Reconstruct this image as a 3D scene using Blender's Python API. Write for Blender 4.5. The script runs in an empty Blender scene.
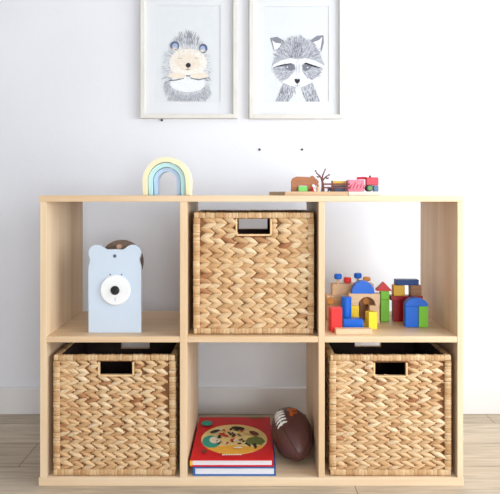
import bpy, bmesh, math, random
from mathutils import Vector, Matrix
from mathutils.bvhtree import BVHTree
C = bpy.context.scene.collection
rnd = random.Random(7)
PI = math.pi

# ------------------------------------------------------------------ measures
EYE, DIST, S0 = 0.73, 1.57, 0.0025        # eye height, camera to shelf front, metres per unit at the shelf front
def sc(y): return S0 * (DIST + y) / DIST
def X(px, y): return (px - 250) * sc(y)
def Z(py, y): return EYE - (py - 194) * sc(y)
SHELF_D = 0.345
Z_TOP = 0.7262
Z_MID = 0.3733
Z_LOW = 0.0205
WALL_Y = 0.523

# ------------------------------------------------------------------ materials
def lin(c):
    return tuple(((v / 255) / 12.92 if v / 255 <= 0.04045 else ((v / 255 + 0.055) / 1.055) ** 2.4) for v in c) + (1.0,)
def new_mat(name):
    m = bpy.data.materials.new(name); m.use_nodes = True
    nt = m.node_tree; b = nt.nodes['Principled BSDF']
    return m, nt, b
def simple(name, rgb, rough=0.5, vary=0.05, scale=14.0, bump=0.0, spec=0.4, coat=0.0):
    m, nt, b = new_mat(name)
    tc = nt.nodes.new('ShaderNodeTexCoord'); n = nt.nodes.new('ShaderNodeTexNoise')
    n.inputs['Scale'].default_value = scale; n.inputs['Detail'].default_value = 3
    nt.links.new(tc.outputs['Object'], n.inputs['Vector'])
    r = nt.nodes.new('ShaderNodeValToRGB')
    a = lin(rgb)
    r.color_ramp.elements[0].position = 0.3; r.color_ramp.elements[1].position = 0.7
    r.color_ramp.elements[0].color = tuple(v * (1 - vary) for v in a[:3]) + (1,)
    r.color_ramp.elements[1].color = tuple(min(1, v * (1 + vary)) for v in a[:3]) + (1,)
    nt.links.new(n.outputs['Fac'], r.inputs['Fac']); nt.links.new(r.outputs['Color'], b.inputs['Base Color'])
    b.inputs['Roughness'].default_value = rough; b.inputs['Specular IOR Level'].default_value = spec
    b.inputs['Coat Weight'].default_value = coat
    if bump:
        bp = nt.nodes.new('ShaderNodeBump'); bp.inputs['Strength'].default_value = bump; bp.inputs['Distance'].default_value = 0.002
        nt.links.new(n.outputs['Fac'], bp.inputs['Height']); nt.links.new(bp.outputs['Normal'], b.inputs['Normal'])
    return m
def wood(name, c1, c2, scale, rough=0.45, across=28.0):
    """grain runs along the axis with the small scale value"""
    m, nt, b = new_mat(name)
    L = nt.links.new
    tc = nt.nodes.new('ShaderNodeTexCoord'); oi = nt.nodes.new('ShaderNodeObjectInfo')
    add = nt.nodes.new('ShaderNodeVectorMath'); add.operation = 'ADD'
    mul = nt.nodes.new('ShaderNodeMath'); mul.operation = 'MULTIPLY'; mul.inputs[1].default_value = 7.3
    L(oi.outputs['Random'], mul.inputs[0]); L(tc.outputs['Object'], add.inputs[0]); L(mul.outputs[0], add.inputs[1])
    mp = nt.nodes.new('ShaderNodeMapping'); mp.inputs['Scale'].default_value = scale
    L(add.outputs[0], mp.inputs['Vector'])
    n1 = nt.nodes.new('ShaderNodeTexNoise'); n1.inputs['Scale'].default_value = across * 0.35; n1.inputs['Detail'].default_value = 4; n1.inputs['Distortion'].default_value = 0.6
    n2 = nt.nodes.new('ShaderNodeTexNoise'); n2.inputs['Scale'].default_value = across * 2.2; n2.inputs['Detail'].default_value = 2
    L(mp.outputs[0], n1.inputs['Vector']); L(mp.outputs[0], n2.inputs['Vector'])
    mx = nt.nodes.new('ShaderNodeMath'); mx.operation = 'MULTIPLY_ADD'; mx.inputs[1].default_value = 0.35
    L(n2.outputs['Fac'], mx.inputs[0]); L(n1.outputs['Fac'], mx.inputs[2])
    r = nt.nodes.new('ShaderNodeValToRGB'); r.color_ramp.elements[0].position = 0.48; r.color_ramp.elements[1].position = 0.88
    r.color_ramp.elements[0].color = lin(c1); r.color_ramp.elements[1].color = lin(c2)
    L(mx.outputs[0], r.inputs['Fac']); L(r.outputs['Color'], b.inputs['Base Color'])
    b.inputs['Roughness'].default_value = rough; b.inputs['Specular IOR Level'].default_value = 0.3
    bp = nt.nodes.new('ShaderNodeBump'); bp.inputs['Strength'].default_value = 0.08; bp.inputs['Distance'].default_value = 0.002
    L(n2.outputs['Fac'], bp.inputs['Height']); L(bp.outputs['Normal'], b.inputs['Normal'])
    return m
def island(name, ramp, rough=0.6, fibre=0.25, uv=True):
    """colour chosen per strand, with fine fibres along it"""
    m, nt, b = new_mat(name); L = nt.links.new
    g = nt.nodes.new('ShaderNodeNewGeometry')
    r = nt.nodes.new('ShaderNodeValToRGB')
    el = r.color_ramp.elements
    while len(el) < len(ramp): el.new(0.5)
    for e, (p, c) in zip(el, ramp): e.position = p; e.color = lin(c)
    L(g.outputs['Random Per Island'], r.inputs['Fac'])
    col = r.outputs['Color']
    if uv:
        tc = nt.nodes.new('ShaderNodeTexCoord'); mp = nt.nodes.new('ShaderNodeMapping'); mp.inputs['Scale'].default_value = (1.5, 9, 1)
        L(tc.outputs['UV'], mp.inputs['Vector'])
        cv = nt.nodes.new('ShaderNodeCombineXYZ'); ml = nt.nodes.new('ShaderNodeMath'); ml.operation = 'MULTIPLY'; ml.inputs[1].default_value = 91.0
        L(g.outputs['Random Per Island'], ml.inputs[0]); L(ml.outputs[0], cv.inputs['Z']); L(cv.outputs[0], mp.inputs['Location'])
        n = nt.nodes.new('ShaderNodeTexNoise'); n.inputs['Scale'].default_value = 1.6; n.inputs['Detail'].default_value = 3
        L(mp.outputs[0], n.inputs['Vector'])
        mr = nt.nodes.new('ShaderNodeMapRange'); mr.inputs['From Min'].default_value = 0.3; mr.inputs['From Max'].default_value = 0.7
        mr.inputs['To Min'].default_value = 1 - fibre; mr.inputs['To Max'].default_value = 1 + fibre * 0.5
        L(n.outputs['Fac'], mr.inputs['Value'])
        mx = nt.nodes.new('ShaderNodeMix'); mx.data_type = 'RGBA'; mx.blend_type = 'MULTIPLY'; mx.inputs['Factor'].default_value = 1
        L(col, mx.inputs['A']); L(mr.outputs[0], mx.inputs['B']); col = mx.outputs['Result']
        bp = nt.nodes.new('ShaderNodeBump'); bp.inputs['Strength'].default_value = 0.35; bp.inputs['Distance'].default_value = 0.002
        L(n.outputs['Fac'], bp.inputs['Height']); L(bp.outputs['Normal'], b.inputs['Normal'])
    L(col, b.inputs['Base Color'])
    b.inputs['Roughness'].default_value = rough; b.inputs['Specular IOR Level'].default_value = 0.35
    return m

PINE1, PINE2 = (216, 183, 144), (238, 215, 184)
M = {}
M['pine_x'] = wood('pine along x', PINE1, PINE2, (0.06, 1, 1))
M['pine_z'] = wood('pine along z', PINE1, PINE2, (1, 1, 0.06))
M['beech'] = wood('beech block', (205, 165, 125), (232, 200, 165), (0.12, 1, 1), across=60)
M['beech_dark'] = wood('brown block', (150, 105, 75), (180, 135, 100), (0.12, 1, 1), across=60)
M['orange_wood'] = wood('orange wood', (205, 130, 50), (225, 155, 80), (0.3, 1, 1), across=60)
M['tray'] = wood('tray wood', (172, 138, 104), (205, 172, 136), (0.08, 1, 1), across=50)
M['pale_wood'] = wood('pale wood', (228, 216, 200), (245, 236, 225), (0.08, 1, 1), across=50)
M['bear_wood'] = wood('brown toy wood', (150, 92, 58), (190, 122, 80), (0.15, 1, 1), across=70)
M['disc_wood'] = wood('dark mottled wood', (104, 86, 74), (150, 128, 110), (0.5, 1, 1), across=60)
M['red'] = simple('red paint', (214, 48, 48), 0.35)
M['dark_red'] = simple('dark red paint', (165, 24, 32), 0.4)
M['blue'] = simple('blue paint', (8, 100, 210), 0.35)
M['dark_blue'] = simple('dark blue paint', (14, 62, 132), 0.4)
M['green'] = simple('green paint', (120, 196, 44), 0.4)
M['yellow'] = simple('yellow paint', (245, 208, 40), 0.4)
M['mustard'] = simple('mustard paint', (226, 180, 50), 0.4)
M['pink'] = simple('pink paint', (226, 130, 150), 0.5, 0.25, 60)
M['cherry'] = simple('cherry paint', (200, 40, 62), 0.35)
M['slate'] = simple('slate blue paint', (92, 120, 150), 0.45)
M['slate_dark'] = simple('dark slate paint', (84, 92, 116), 0.5, 0.15, 60)
M['hub_green'] = simple('green hub', (95, 150, 85), 0.5)
M['black'] = simple('black paint', (28, 28, 30), 0.45)
M['charcoal'] = simple('charcoal', (62, 58, 66), 0.5, 0.2, 80)
M['maroon'] = simple('maroon wood', (112, 48, 46), 0.5, 0.15, 60)
M['lime'] = simple('lime paint', (120, 205, 95), 0.45)
M['white'] = simple('white paint', (240, 240, 240), 0.45)
M['bear_blue'] = simple('pale blue paint', (202, 214, 228), 0.5, 0.015)
M['grey_hole'] = simple('grey hole', (92, 100, 112), 0.7)
M['skin_peg'] = simple('pale peg', (214, 176, 150), 0.5)
M['cream'] = simple('cream silicone', (248, 230, 192), 0.55, 0.01)
M['mint'] = simple('mint silicone', (188, 226, 226), 0.55, 0.01)
M['sky'] = simple('sky silicone', (184, 206, 230), 0.55, 0.01)
M['frame'] = wood('whitewashed wood', (212, 207, 199), (224, 220, 212), (0.2, 1, 0.2), across=80)
M['mat'] = simple('mat board', (218, 219, 221), 0.8, 0.01)
M['mat_cut'] = simple('mat bevel', (205, 205, 208), 0.8, 0.01)
M['paper'] = simple('art paper', (214, 217, 219), 0.85, 0.012, 40)
M['leather'] = simple('brown leather', (90, 56, 52), 0.36, 0.12, 260, bump=0.6)
M['seam'] = simple('leather seam', (40, 22, 22), 0.6)
M['lace'] = simple('white lace', (235, 232, 226), 0.6)
M['orange'] = simple('orange print', (205, 105, 40), 0.5)
M['cover_red'] = simple('red cover', (204, 28, 30), 0.5, 0.05, 30, spec=0.2)
M['cover_blue'] = simple('blue cover', (42, 96, 160), 0.4)
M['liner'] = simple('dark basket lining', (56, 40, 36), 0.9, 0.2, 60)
M['core'] = simple('dried leaf basket core', (128, 86, 54), 0.9, 0.25, 60)
M['strand'] = island('water hyacinth strand', [(0, (160, 104, 66)), (0.06, (202, 158, 112)), (0.45, (216, 178, 132)), (0.8, (224, 192, 150)), (1, (232, 206, 168))], 0.55, 0.22)
M['binding'] = simple('handle binding', (226, 190, 142), 0.6, 0.12, 90)
M['wrap'] = island('wrapped strip', [(0, (186, 142, 96)), (0.5, (206, 166, 120)), (1, (222, 190, 148))], 0.55, 0.25)
def pages_mat():
    m, nt, b = new_mat('page edges')
    tc = nt.nodes.new('ShaderNodeTexCoord'); w = nt.nodes.new('ShaderNodeTexWave'); w.bands_direction = 'Z'; w.inputs['Scale'].default_value = 260
    w.inputs['Distortion'].default_value = 0.4
    r = nt.nodes.new('ShaderNodeValToRGB'); r.color_ramp.elements[0].color = lin((214, 212, 216)); r.color_ramp.elements[1].color = lin((242, 241, 243))
    nt.links.new(tc.outputs['Object'], w.inputs['Vector']); nt.links.new(w.outputs['Fac'], r.inputs['Fac']); nt.links.new(r.outputs['Color'], b.inputs['Base Color'])
    b.inputs['Roughness'].default_value = 0.8
    return m
M['pages'] = pages_mat()
def ink(name, rgb):
    return simple('ink ' + name, rgb, 0.85, 0.06, 120)
def wall_mat():
    m, nt, b = new_mat('painted plaster'); L = nt.links.new
    tc = nt.nodes.new('ShaderNodeTexCoord')
    n = nt.nodes.new('ShaderNodeTexNoise'); n.inputs['Scale'].default_value = 2.2; n.inputs['Detail'].default_value = 5
    n2 = nt.nodes.new('ShaderNodeTexNoise'); n2.inputs['Scale'].default_value = 60; n2.inputs['Detail'].default_value = 3
    L(tc.outputs['Object'], n.inputs['Vector']); L(tc.outputs['Object'], n2.inputs['Vector'])
    r = nt.nodes.new('ShaderNodeValToRGB'); r.color_ramp.elements[0].position = 0.3; r.color_ramp.elements[1].position = 0.7
    r.color_ramp.elements[0].color = lin((224, 224, 228)); r.color_ramp.elements[1].color = lin((230, 230, 234))
    L(n.outputs['Fac'], r.inputs['Fac']); L(r.outputs['Color'], b.inputs['Base Color'])
    bp = nt.nodes.new('ShaderNodeBump'); bp.inputs['Strength'].default_value = 0.12; bp.inputs['Distance'].default_value = 0.003
    L(n2.outputs['Fac'], bp.inputs['Height']); L(bp.outputs['Normal'], b.inputs['Normal'])
    b.inputs['Roughness'].default_value = 0.75
    return m
M['wall'] = wall_mat()
M['trim'] = simple('trim paint', (228, 224, 222), 0.5, 0.02, 8)
def floor_mat():
    m, nt, b = new_mat('grey oak boards'); L = nt.links.new
    tc = nt.nodes.new('ShaderNodeTexCoord')
    br = nt.nodes.new('ShaderNodeTexBrick'); br.inputs['Scale'].default_value = 1.0
    br.inputs['Brick Width'].default_value = 1.4; br.inputs['Row Height'].default_value = 0.16; br.inputs['Mortar Size'].default_value = 0.0012
    br.inputs['Color1'].default_value = lin((182, 166, 144)); br.inputs['Color2'].default_value = lin((200, 184, 162)); br.inputs['Mortar'].default_value = lin((120, 100, 78))
    br.offset = 0.37
    sh = nt.nodes.new('ShaderNodeMapping'); sh.inputs['Location'].default_value = (0.62, 0.05, 0)
    L(tc.outputs['Object'], sh.inputs['Vector']); L(sh.outputs[0], br.inputs['Vector'])
    mp = nt.nodes.new('ShaderNodeMapping'); mp.inputs['Scale'].default_value = (1.2, 14, 1); L(tc.outputs['Object'], mp.inputs['Vector'])
    n = nt.nodes.new('ShaderNodeTexNoise'); n.inputs['Scale'].default_value = 5; n.inputs['Detail'].default_value = 6; n.inputs['Distortion'].default_value = 0.8
    L(mp.outputs[0], n.inputs['Vector'])
    mr = nt.nodes.new('ShaderNodeMapRange'); mr.inputs['From Min'].default_value = 0.3; mr.inputs['From Max'].default_value = 0.72; mr.inputs['To Min'].default_value = 0.72; mr.inputs['To Max'].default_value = 1.12
    L(n.outputs['Fac'], mr.inputs['Value'])
    mx = nt.nodes.new('ShaderNodeMix'); mx.data_type = 'RGBA'; mx.blend_type = 'MULTIPLY'; mx.inputs['Factor'].default_value = 1
    L(br.outputs['Color'], mx.inputs['A']); L(mr.outputs[0], mx.inputs['B']); L(mx.outputs['Result'], b.inputs['Base Color'])
    b.inputs['Roughness'].default_value = 0.5; b.inputs['Specular IOR Level'].default_value = 0.3
    bp = nt.nodes.new('ShaderNodeBump'); bp.inputs['Strength'].default_value = 0.1; bp.inputs['Distance'].default_value = 0.002
    L(n.outputs['Fac'], bp.inputs['Height']); L(bp.outputs['Normal'], b.inputs['Normal'])
    return m
M['floor'] = floor_mat()

# ------------------------------------------------------------------ object helpers
def thing(name, label, cat, loc=(0, 0, 0), rotz=0.0, group=None):
    o = bpy.data.objects.new(name, None); C.objects.link(o)
    o.location = loc; o.rotation_euler = (0, 0, rotz); o.empty_display_size = 0.05
    o['label'] = label; o['category'] = cat
    if group: o['group'] = group
    return o
def tag(o, label, cat, group=None):
    o['label'] = label; o['category'] = cat
    if group: o['group'] = group
    return o
def obj(name, bm, mats, parent=None, loc=(0, 0, 0), rotz=0.0, smooth=False):
    me = bpy.data.meshes.new(name)
    bmesh.ops.recalc_face_normals(bm, faces=bm.faces)
    bm.to_mesh(me); bm.free()
    for m in (mats if isinstance(mats, (list, tuple)) else [mats]): me.materials.append(m)
    if smooth:
        for p in me.polygons: p.use_smooth = True
    o = bpy.data.objects.new(name, me); C.objects.link(o)
    o.location = loc; o.rotation_euler = (0, 0, rotz)
    if parent: o.parent = parent
    return o
def struct(name, bm, m):
    o = obj(name, bm, m); o['kind'] = 'structure'; return o
def box(bm, x0, x1, y0, y1, z0, z1, bev=0.0, seg=2, mi=0):
    vs = [bm.verts.new(p) for p in ((x0, y0, z0), (x1, y0, z0), (x1, y1, z0), (x0, y1, z0), (x0, y0, z1), (x1, y0, z1), (x1, y1, z1), (x0, y1, z1))]
    fs = [bm.faces.new([vs[i] for i in f]) for f in ((0, 3, 2, 1), (4, 5, 6, 7), (0, 1, 5, 4), (1, 2, 6, 5), (2, 3, 7, 6), (3, 0, 4, 7))]
    for f in fs: f.material_index = mi
    if bev > 0:
        es = set(e for f in fs for e in f.edges)
        bmesh.ops.bevel(bm, geom=list(es), offset=bev, segments=seg, affect='EDGES', profile=0.6)
def BX(*a, **k):
    bm = bmesh.new(); box(bm, *a, **k); return bm
def cyl(bm, p0, p1, r0, r1=None, n=20):
    r1 = r0 if r1 is None else r1
    tube(bm, [p0, p1], [r0, r1], n)
def tube(bm, pts, rads, n=8, mi=0):
    pts = [Vector(p) for p in pts]; rings = []
    for i, p in enumerate(pts):
        d = (pts[min(i + 1, len(pts) - 1)] - pts[max(i - 1, 0)]).normalized()
        a = d.orthogonal().normalized() if i == 0 else (pa - d * pa.dot(d)).normalized()
        pa = a; b = d.cross(a)
        rings.append([bm.verts.new(p + (a * math.cos(2 * PI * k / n) + b * math.sin(2 * PI * k / n)) * rads[i]) for k in range(n)])
    for r0, r1 in zip(rings, rings[1:]):
        for k in range(n):
            bm.faces.new((r0[k], r0[(k + 1) % n], r1[(k + 1) % n], r1[k])).material_index = mi
    for r in (rings[0], rings[-1]): bm.faces.new(r).material_index = mi
def prism(bm, poly, y0, y1, bev=0.0, mi=0, axis='y'):
    """poly in x,z extruded along y (axis 'y'); or poly in x,y extruded along z"""
    P = (lambda u, v, w: (u, w, v)) if axis == 'y' else (lambda u, v, w: (u, v, w))
    a = [bm.verts.new(P(u, v, y0)) for u, v in poly]; b = [bm.verts.new(P(u, v, y1)) for u, v in poly]
    fs = [bm.faces.new(a), bm.faces.new(b)]
    n = len(poly)
    for i in range(n): fs.append(bm.faces.new((a[i], a[(i + 1) % n], b[(i + 1) % n], b[i])))
    for f in fs: f.material_index = mi
    if bev:
        es = set(fs[0].edges) | set(fs[1].edges)
        bmesh.ops.bevel(bm, geom=list(es), offset=bev, segments=2, affect='EDGES', profile=0.6)
def lathe(bm, prof, c=(0, 0, 0), n=20, axis='z', mi=0):
    rings = []
    def pt(r, h, t):
        a, b = r * math.cos(t), r * math.sin(t)
        v = {'z': (a, b, h), 'y': (a, h, b), 'x': (h, a, b)}[axis]
        return (c[0] + v[0], c[1] + v[1], c[2] + v[2])
    for r, h in prof:
        rings.append([bm.verts.new(pt(r, h, 2 * PI * k / n)) for k in range(n)] if r > 1e-6 else [bm.verts.new(pt(0, h, 0))])
    for A, B in zip(rings, rings[1:]):
        for k in range(n):
            q = [A[k % len(A)], A[(k + 1) % len(A)], B[(k + 1) % len(B)], B[k % len(B)]]
            u = []
            for v in q:
                if v not in u: u.append(v)
            if len(u) > 2: bm.faces.new(u).material_index = mi
    for R in (rings[0], rings[-1]):
        if len(R) > 2: bm.faces.new(R).material_index = mi
def arc(cx, cz, r, a0, a1, n, rz=None):
    rz = r if rz is None else rz
    return [(cx + r * math.cos(a0 + (a1 - a0) * i / n), cz + rz * math.sin(a0 + (a1 - a0) * i / n)) for i in range(n + 1)]

# ------------------------------------------------------------------ the room
RX0, RX1, RY0, RH = -2.3, 1.35, -3.4, 2.6
struct('floor', BX(RX0, RX1, RY0, WALL_Y, -0.05, 0.0), M['floor'])
struct('wall_back', BX(RX0 - 0.1, RX1 + 0.1, WALL_Y, WALL_Y + 0.1, 0, RH), M['wall'])
struct('wall_left', BX(RX0 - 0.1, RX0, RY0, WALL_Y, 0, RH), M['wall'])
struct('ceiling', BX(RX0 - 0.1, RX1 + 0.1, RY0 - 0.1, WALL_Y + 0.1, RH, RH + 0.1), M['wall'])
struct('baseboard_back', BX(RX0, RX1, WALL_Y - 0.014, WALL_Y, 0, 0.088, bev=0.003), M['trim'])
WR = dict(y0=-1.7, y1=0.3, z0=0.35, z1=1.5)      # window in the wall to the right
bm = bmesh.new()
box(bm, RX1, RX1 + 0.1, RY0, WR['y0'], 0, RH); box(bm, RX1, RX1 + 0.1, WR['y1'], WALL_Y, 0, RH)
box(bm, RX1, RX1 + 0.1, WR['y0'], WR['y1'], 0, WR['z0']); box(bm, RX1, RX1 + 0.1, WR['y0'], WR['y1'], WR['z1'], RH)
struct('wall_right', bm, M['wall'])
bm = bmesh.new()
for a, b, c, d in ((WR['y0'], WR['y0'] + .05, WR['z0'], WR['z1']), (WR['y1'] - .05, WR['y1'], WR['z0'], WR['z1']), (WR['y0'] + .05, WR['y1'] - .05, WR['z0'], WR['z0'] + .05), (WR['y0'] + .05, WR['y1'] - .05, WR['z1'] - .05, WR['z1'])):
    box(bm, RX1 + 0.02, RX1 + 0.08, a, b, c, d)
struct('window_1', bm, M['trim'])
WFILL = dict(x0=0.0, x1=1.3, z0=0.25, z1=1.4)         # unseen opening added behind the viewer to let in front fill
bm = bmesh.new()
box(bm, RX0 - 0.1, WFILL['x0'], RY0 - 0.1, RY0, 0, RH); box(bm, WFILL['x1'], RX1 + 0.1, RY0 - 0.1, RY0, 0, RH)
box(bm, WFILL['x0'], WFILL['x1'], RY0 - 0.1, RY0, 0, WFILL['z0']); box(bm, WFILL['x0'], WFILL['x1'], RY0 - 0.1, RY0, WFILL['z1'], RH)
struct('wall_front', bm, M['wall'])
bm = bmesh.new()
for a, b, c, d in ((WFILL['x0'], WFILL['x0'] + .05, WFILL['z0'], WFILL['z1']), (WFILL['x1'] - .05, WFILL['x1'], WFILL['z0'], WFILL['z1']), (WFILL['x0'] + .05, WFILL['x1'] - .05, WFILL['z0'], WFILL['z0'] + .05), (WFILL['x0'] + .05, WFILL['x1'] - .05, WFILL['z1'] - .05, WFILL['z1'])):
    box(bm, a, b, RY0 - 0.08, RY0 - 0.02, c, d)
struct('added_fill_window', bm, M['trim'])

# wall plugs left in the plaster between frames and shelf
for px, py, what in ((259.5, 149.5, 'left'), (302, 149.5, 'right')):
    bm = bmesh.new(); lathe(bm, [(0.0, -0.003), (0.0035, -0.003), (0.0042, -0.0005), (0.0042, 0.0)], n=12, axis='y')
    o = obj('wall_plug', bm, M['charcoal'], loc=(X(px, WALL_Y), WALL_Y, Z(py, WALL_Y)))
    tag(o, 'tiny dark plug in the white wall above the shelf, the %s one of two' % what, 'wall plug', 'wall plugs above the shelf')

bm = bmesh.new(); lathe(bm, [(0.0, -0.004), (0.0035, -0.004), (0.0042, -0.0005), (0.0042, 0.0)], n=12, axis='y')
tag(obj('wall_plug', bm, M['charcoal'], loc=(X(161.8, WALL_Y), WALL_Y, Z(120.2, WALL_Y))), 'tiny dark plug in the wall just under the hedgehog picture frame', 'wall plug')
# ------------------------------------------------------------------ the shelf unit
XL, XR = -0.5285, 0.535
shelf = thing('cube_shelf', 'pale pine six-cubby shelf unit standing on the floor before the wall', 'shelf', ((XL + XR) / 2, 0, 0))
cx = shelf.location.x
def sb(name, x0, x1, z0, z1, mat, y0=0.0, y1=SHELF_D):
    return obj(name, BX(x0 - cx, x1 - cx, y0, y1, z0, z1, bev=0.0012), mat, shelf)
TOPB, BOTB = Z_TOP - 0.0155, Z_LOW
sb('top_board', XL, XR, TOPB, Z_TOP, M['pine_x'])
sb('bottom_board', XL, XR, 0.0, Z_LOW, M['pine_x'])
panels = [(-0.5255, -0.5095, 'side_panel'), (-0.1755, -0.1575, 'divider'), (0.1715, 0.187, 'divider'), (0.519, 0.5335, 'side_panel')]
for a, b, n in panels: sb(n, a, b, BOTB, TOPB, M['pine_z'], y0=0.001)
for (a, b) in ((-0.5095, -0.1755), (-0.1575, 0.1715), (0.187, 0.519)):
    sb('shelf_board', a, b, Z_MID - 0.0150, Z_MID, M['pine_x'], y0=0.002)

# ------------------------------------------------------------------ woven baskets
def strand_verts(verts, faces, uvs, c, L_, w, th, ang, tilt, O, U, V, N):
    """leaf shaped strand on a basket face: O origin, U right, V up, N outward"""
    ca, sa = math.cos(ang), math.sin(ang)
    prof = [(-0.5, 0.35), (-0.36, 0.78), (-0.14, 1.0), (0.08, 0.95), (0.27, 0.72), (0.42, 0.38), (0.5, 0.06)]
    nseg = 7; base = len(verts)
    for t, k in prof:
        for j in range(nseg):
            a = PI * (-0.12 + 1.24 * j / (nseg - 1))
            s = math.cos(a) * w * 0.5 * k; h = math.sin(a) * th * (0.35 + 0.65 * k) + (t * tilt)
            lx = t * L_
            u = c[0] + lx * ca - s * sa; v = c[1] + lx * sa + s * ca
            verts.append(O + U * u + V * v + N * h); uvs.append((t + 0.5, j / (nseg - 1)))
    for i in range(len(prof) - 1):
        for j in range(nseg - 1):
            a = base + i * nseg + j
            faces.append((a, a + nseg, a + nseg + 1, a + 1))
def pydata_obj(name, verts, faces, mat, parent, uvs=None, smooth=True):
    me = bpy.data.meshes.new(name); me.from_pydata(verts, [], faces); me.materials.append(mat)
    if uvs:
        lay = me.uv_layers.new(name='UVMap')
        for lp in me.loops: lay.data[lp.index].uv = uvs[lp.vertex_index]
    if smooth:
        for p in me.polygons: p.use_smooth = True
    me.update()
    o = bpy.data.objects.new(name, me); C.objects.link(o)
    if parent: o.parent = parent
    return o
def wrap_strip(verts, faces, uvs, c, hs, along):
    """bulged little strip: c centre, hs half sizes; 'along' = axis index of the run of the border"""
    base = len(verts)
    oth = [i for i in range(3) if i != along]
    n = 10
    for k, (t, q) in enumerate(((-1.0, 0.93), (-0.6, 1.0), (0.0, 1.02), (0.6, 1.0), (1.0, 0.93))):
        for j in range(n):
            a = 2 * PI * j / n + PI / n
            cu, su = math.cos(a), math.sin(a)
            e = 0.34
            pu = math.copysign(abs(cu) ** e, cu); pv = math.copysign(abs(su) ** e, su)
            p = [0, 0, 0]
            p[along] = c[along] + t * hs[along]; p[oth[0]] = c[oth[0]] + pu * hs[oth[0]] * q; p[oth[1]] = c[oth[1]] + pv * hs[oth[1]] * q
            verts.append(Vector(p)); uvs.append((j / n * 3, (t + 1) / 2 * 0.5))
    for i in range(4):
        for j in range(n):
            faces.append((base + i * n + j, base + i * n + (j + 1) % n, base + (i + 1) * n + (j + 1) % n, base + (i + 1) * n + j))
def make_basket(label, loc, W, D, H, rows, cols, hole, seed, rotz=0.0, hole_dx=0.0):
    r = random.Random(seed)
    t = thing('storage_basket', label, 'basket', loc, rotz, 'woven storage baskets')
    hw, z0h, z1h = hole[0] / 2, H - hole[1] - hole[2], H - hole[1]
    e = 0.008                                           # strands stand this far out of the core
    x, y = W / 2 - e, D / 2 - e
    # parts: core shell with the two handle openings
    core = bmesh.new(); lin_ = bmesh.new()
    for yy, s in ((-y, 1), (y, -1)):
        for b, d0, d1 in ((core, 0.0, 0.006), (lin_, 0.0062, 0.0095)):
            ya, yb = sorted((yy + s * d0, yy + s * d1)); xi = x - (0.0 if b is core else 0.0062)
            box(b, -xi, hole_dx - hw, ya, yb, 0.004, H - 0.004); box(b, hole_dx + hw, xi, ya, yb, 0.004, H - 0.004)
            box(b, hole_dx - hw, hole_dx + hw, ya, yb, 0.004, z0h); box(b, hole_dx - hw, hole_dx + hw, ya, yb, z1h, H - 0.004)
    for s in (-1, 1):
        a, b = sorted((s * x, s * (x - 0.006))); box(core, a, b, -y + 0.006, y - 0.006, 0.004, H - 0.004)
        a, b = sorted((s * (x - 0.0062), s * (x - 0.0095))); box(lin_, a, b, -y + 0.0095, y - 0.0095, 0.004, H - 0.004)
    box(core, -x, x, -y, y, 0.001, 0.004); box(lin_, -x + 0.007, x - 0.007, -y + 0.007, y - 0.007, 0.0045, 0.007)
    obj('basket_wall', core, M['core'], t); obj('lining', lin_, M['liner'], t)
    # woven strands, all four faces in one mesh
    V_, F_, U_ = [], [], []
    bw = 0.017
    for O, U, N, WW in ((Vector((0, -y, 0)), Vector((1, 0, 0)), Vector((0, -1, 0)), W), (Vector((0, y, 0)), Vector((-1, 0, 0)), Vector((0, 1, 0)), W),
                        (Vector((x, 0, 0)), Vector((0, 1, 0)), Vector((1, 0, 0)), D), (Vector((-x, 0, 0)), Vector((0, -1, 0)), Vector((-1, 0, 0)), D)):
        nc = max(4, round(cols * WW / W))
        wid, hei = WW - 2 * bw + 0.006, H - 2 * 0.0145
        px, pz = wid / nc, hei / rows
        holed = abs(N.y) > 0.5
        hx = hole_dx * U.x; off = 0.0
        for k in range(rows):
            zc = 0.0145 + pz * (k + 0.5)
            off = (off + r.uniform(-0.3, 0.3)) * 0.9
            for q in range(nc):
                xc = -wid / 2 + px * (q + 0.5 + off * 0.8) + r.uniform(-0.06, 0.06) * px
                xc = max(-wid / 2 + px * 0.4, min(wid / 2 - px * 0.4, xc))
                for sgn in (1, -1):
                    zz = zc + sgn * pz * 0.25
                    LL = px * r.uniform(1.36, 1.58); ww = pz * r.uniform(0.58, 0.70)
                    if holed and abs(xc - hx) < hw + px * 0.55 and z0h - pz * 0.30 < zz < z1h + pz * 0.30: 
                        if abs(xc - hx) < hw + 0.004: continue
                        LL = min(LL, 2 * (abs(xc - hx) - hw + 0.001))
                        if LL < px * 0.5: continue
                    strand_verts(V_, F_, U_, (xc, zz + r.uniform(-.03, .03) * pz), LL, ww, 0.0072 * r.uniform(0.8, 1.1),
                                 -sgn * math.radians(r.uniform(18, 27)), 0.0075 * r.uniform(0.7, 1.2), O, U, Vector((0, 0, 1)), N)
    pydata_obj('weave', V_, F_, M['strand'], t, U_)
    # wrapped borders
    def border(name, along, lo, hi, c, hs, wmin, wmax):
        v, f, u = [], [], []; p = lo
        while p < hi - 1e-4:
            w = min(r.uniform(wmin, wmax), hi - p)
            if hi - p - w < wmin * 0.6: w = hi - p
            cc = list(c); cc[along] = p + w / 2; h = list(hs); h[along] = w / 2
            j = r.uniform(-0.0005, 0.0005); cc = [q + j for q in cc]
            wrap_strip(v, f, u, cc, h, along); p += w
        pydata_obj(name, v, f, M['wrap'], t, u)
    b2 = 0.0072
    for nm, zc, hz in (('rim', H - 0.0075, 0.0075), ('bottom_border', 0.0084, 0.0073)):
        for s in (-1, 1):
            border(nm, 0, -W / 2 + 0.002, W / 2 - 0.002, (0, s * (D / 2 - b2), zc), (0, b2, hz), 0.006, 0.012)
            border(nm, 1, -D / 2 + 2 * b2, D / 2 - 2 * b2, (s * (W / 2 - b2), 0, zc), (b2, 0, hz), 0.006, 0.012)
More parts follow.
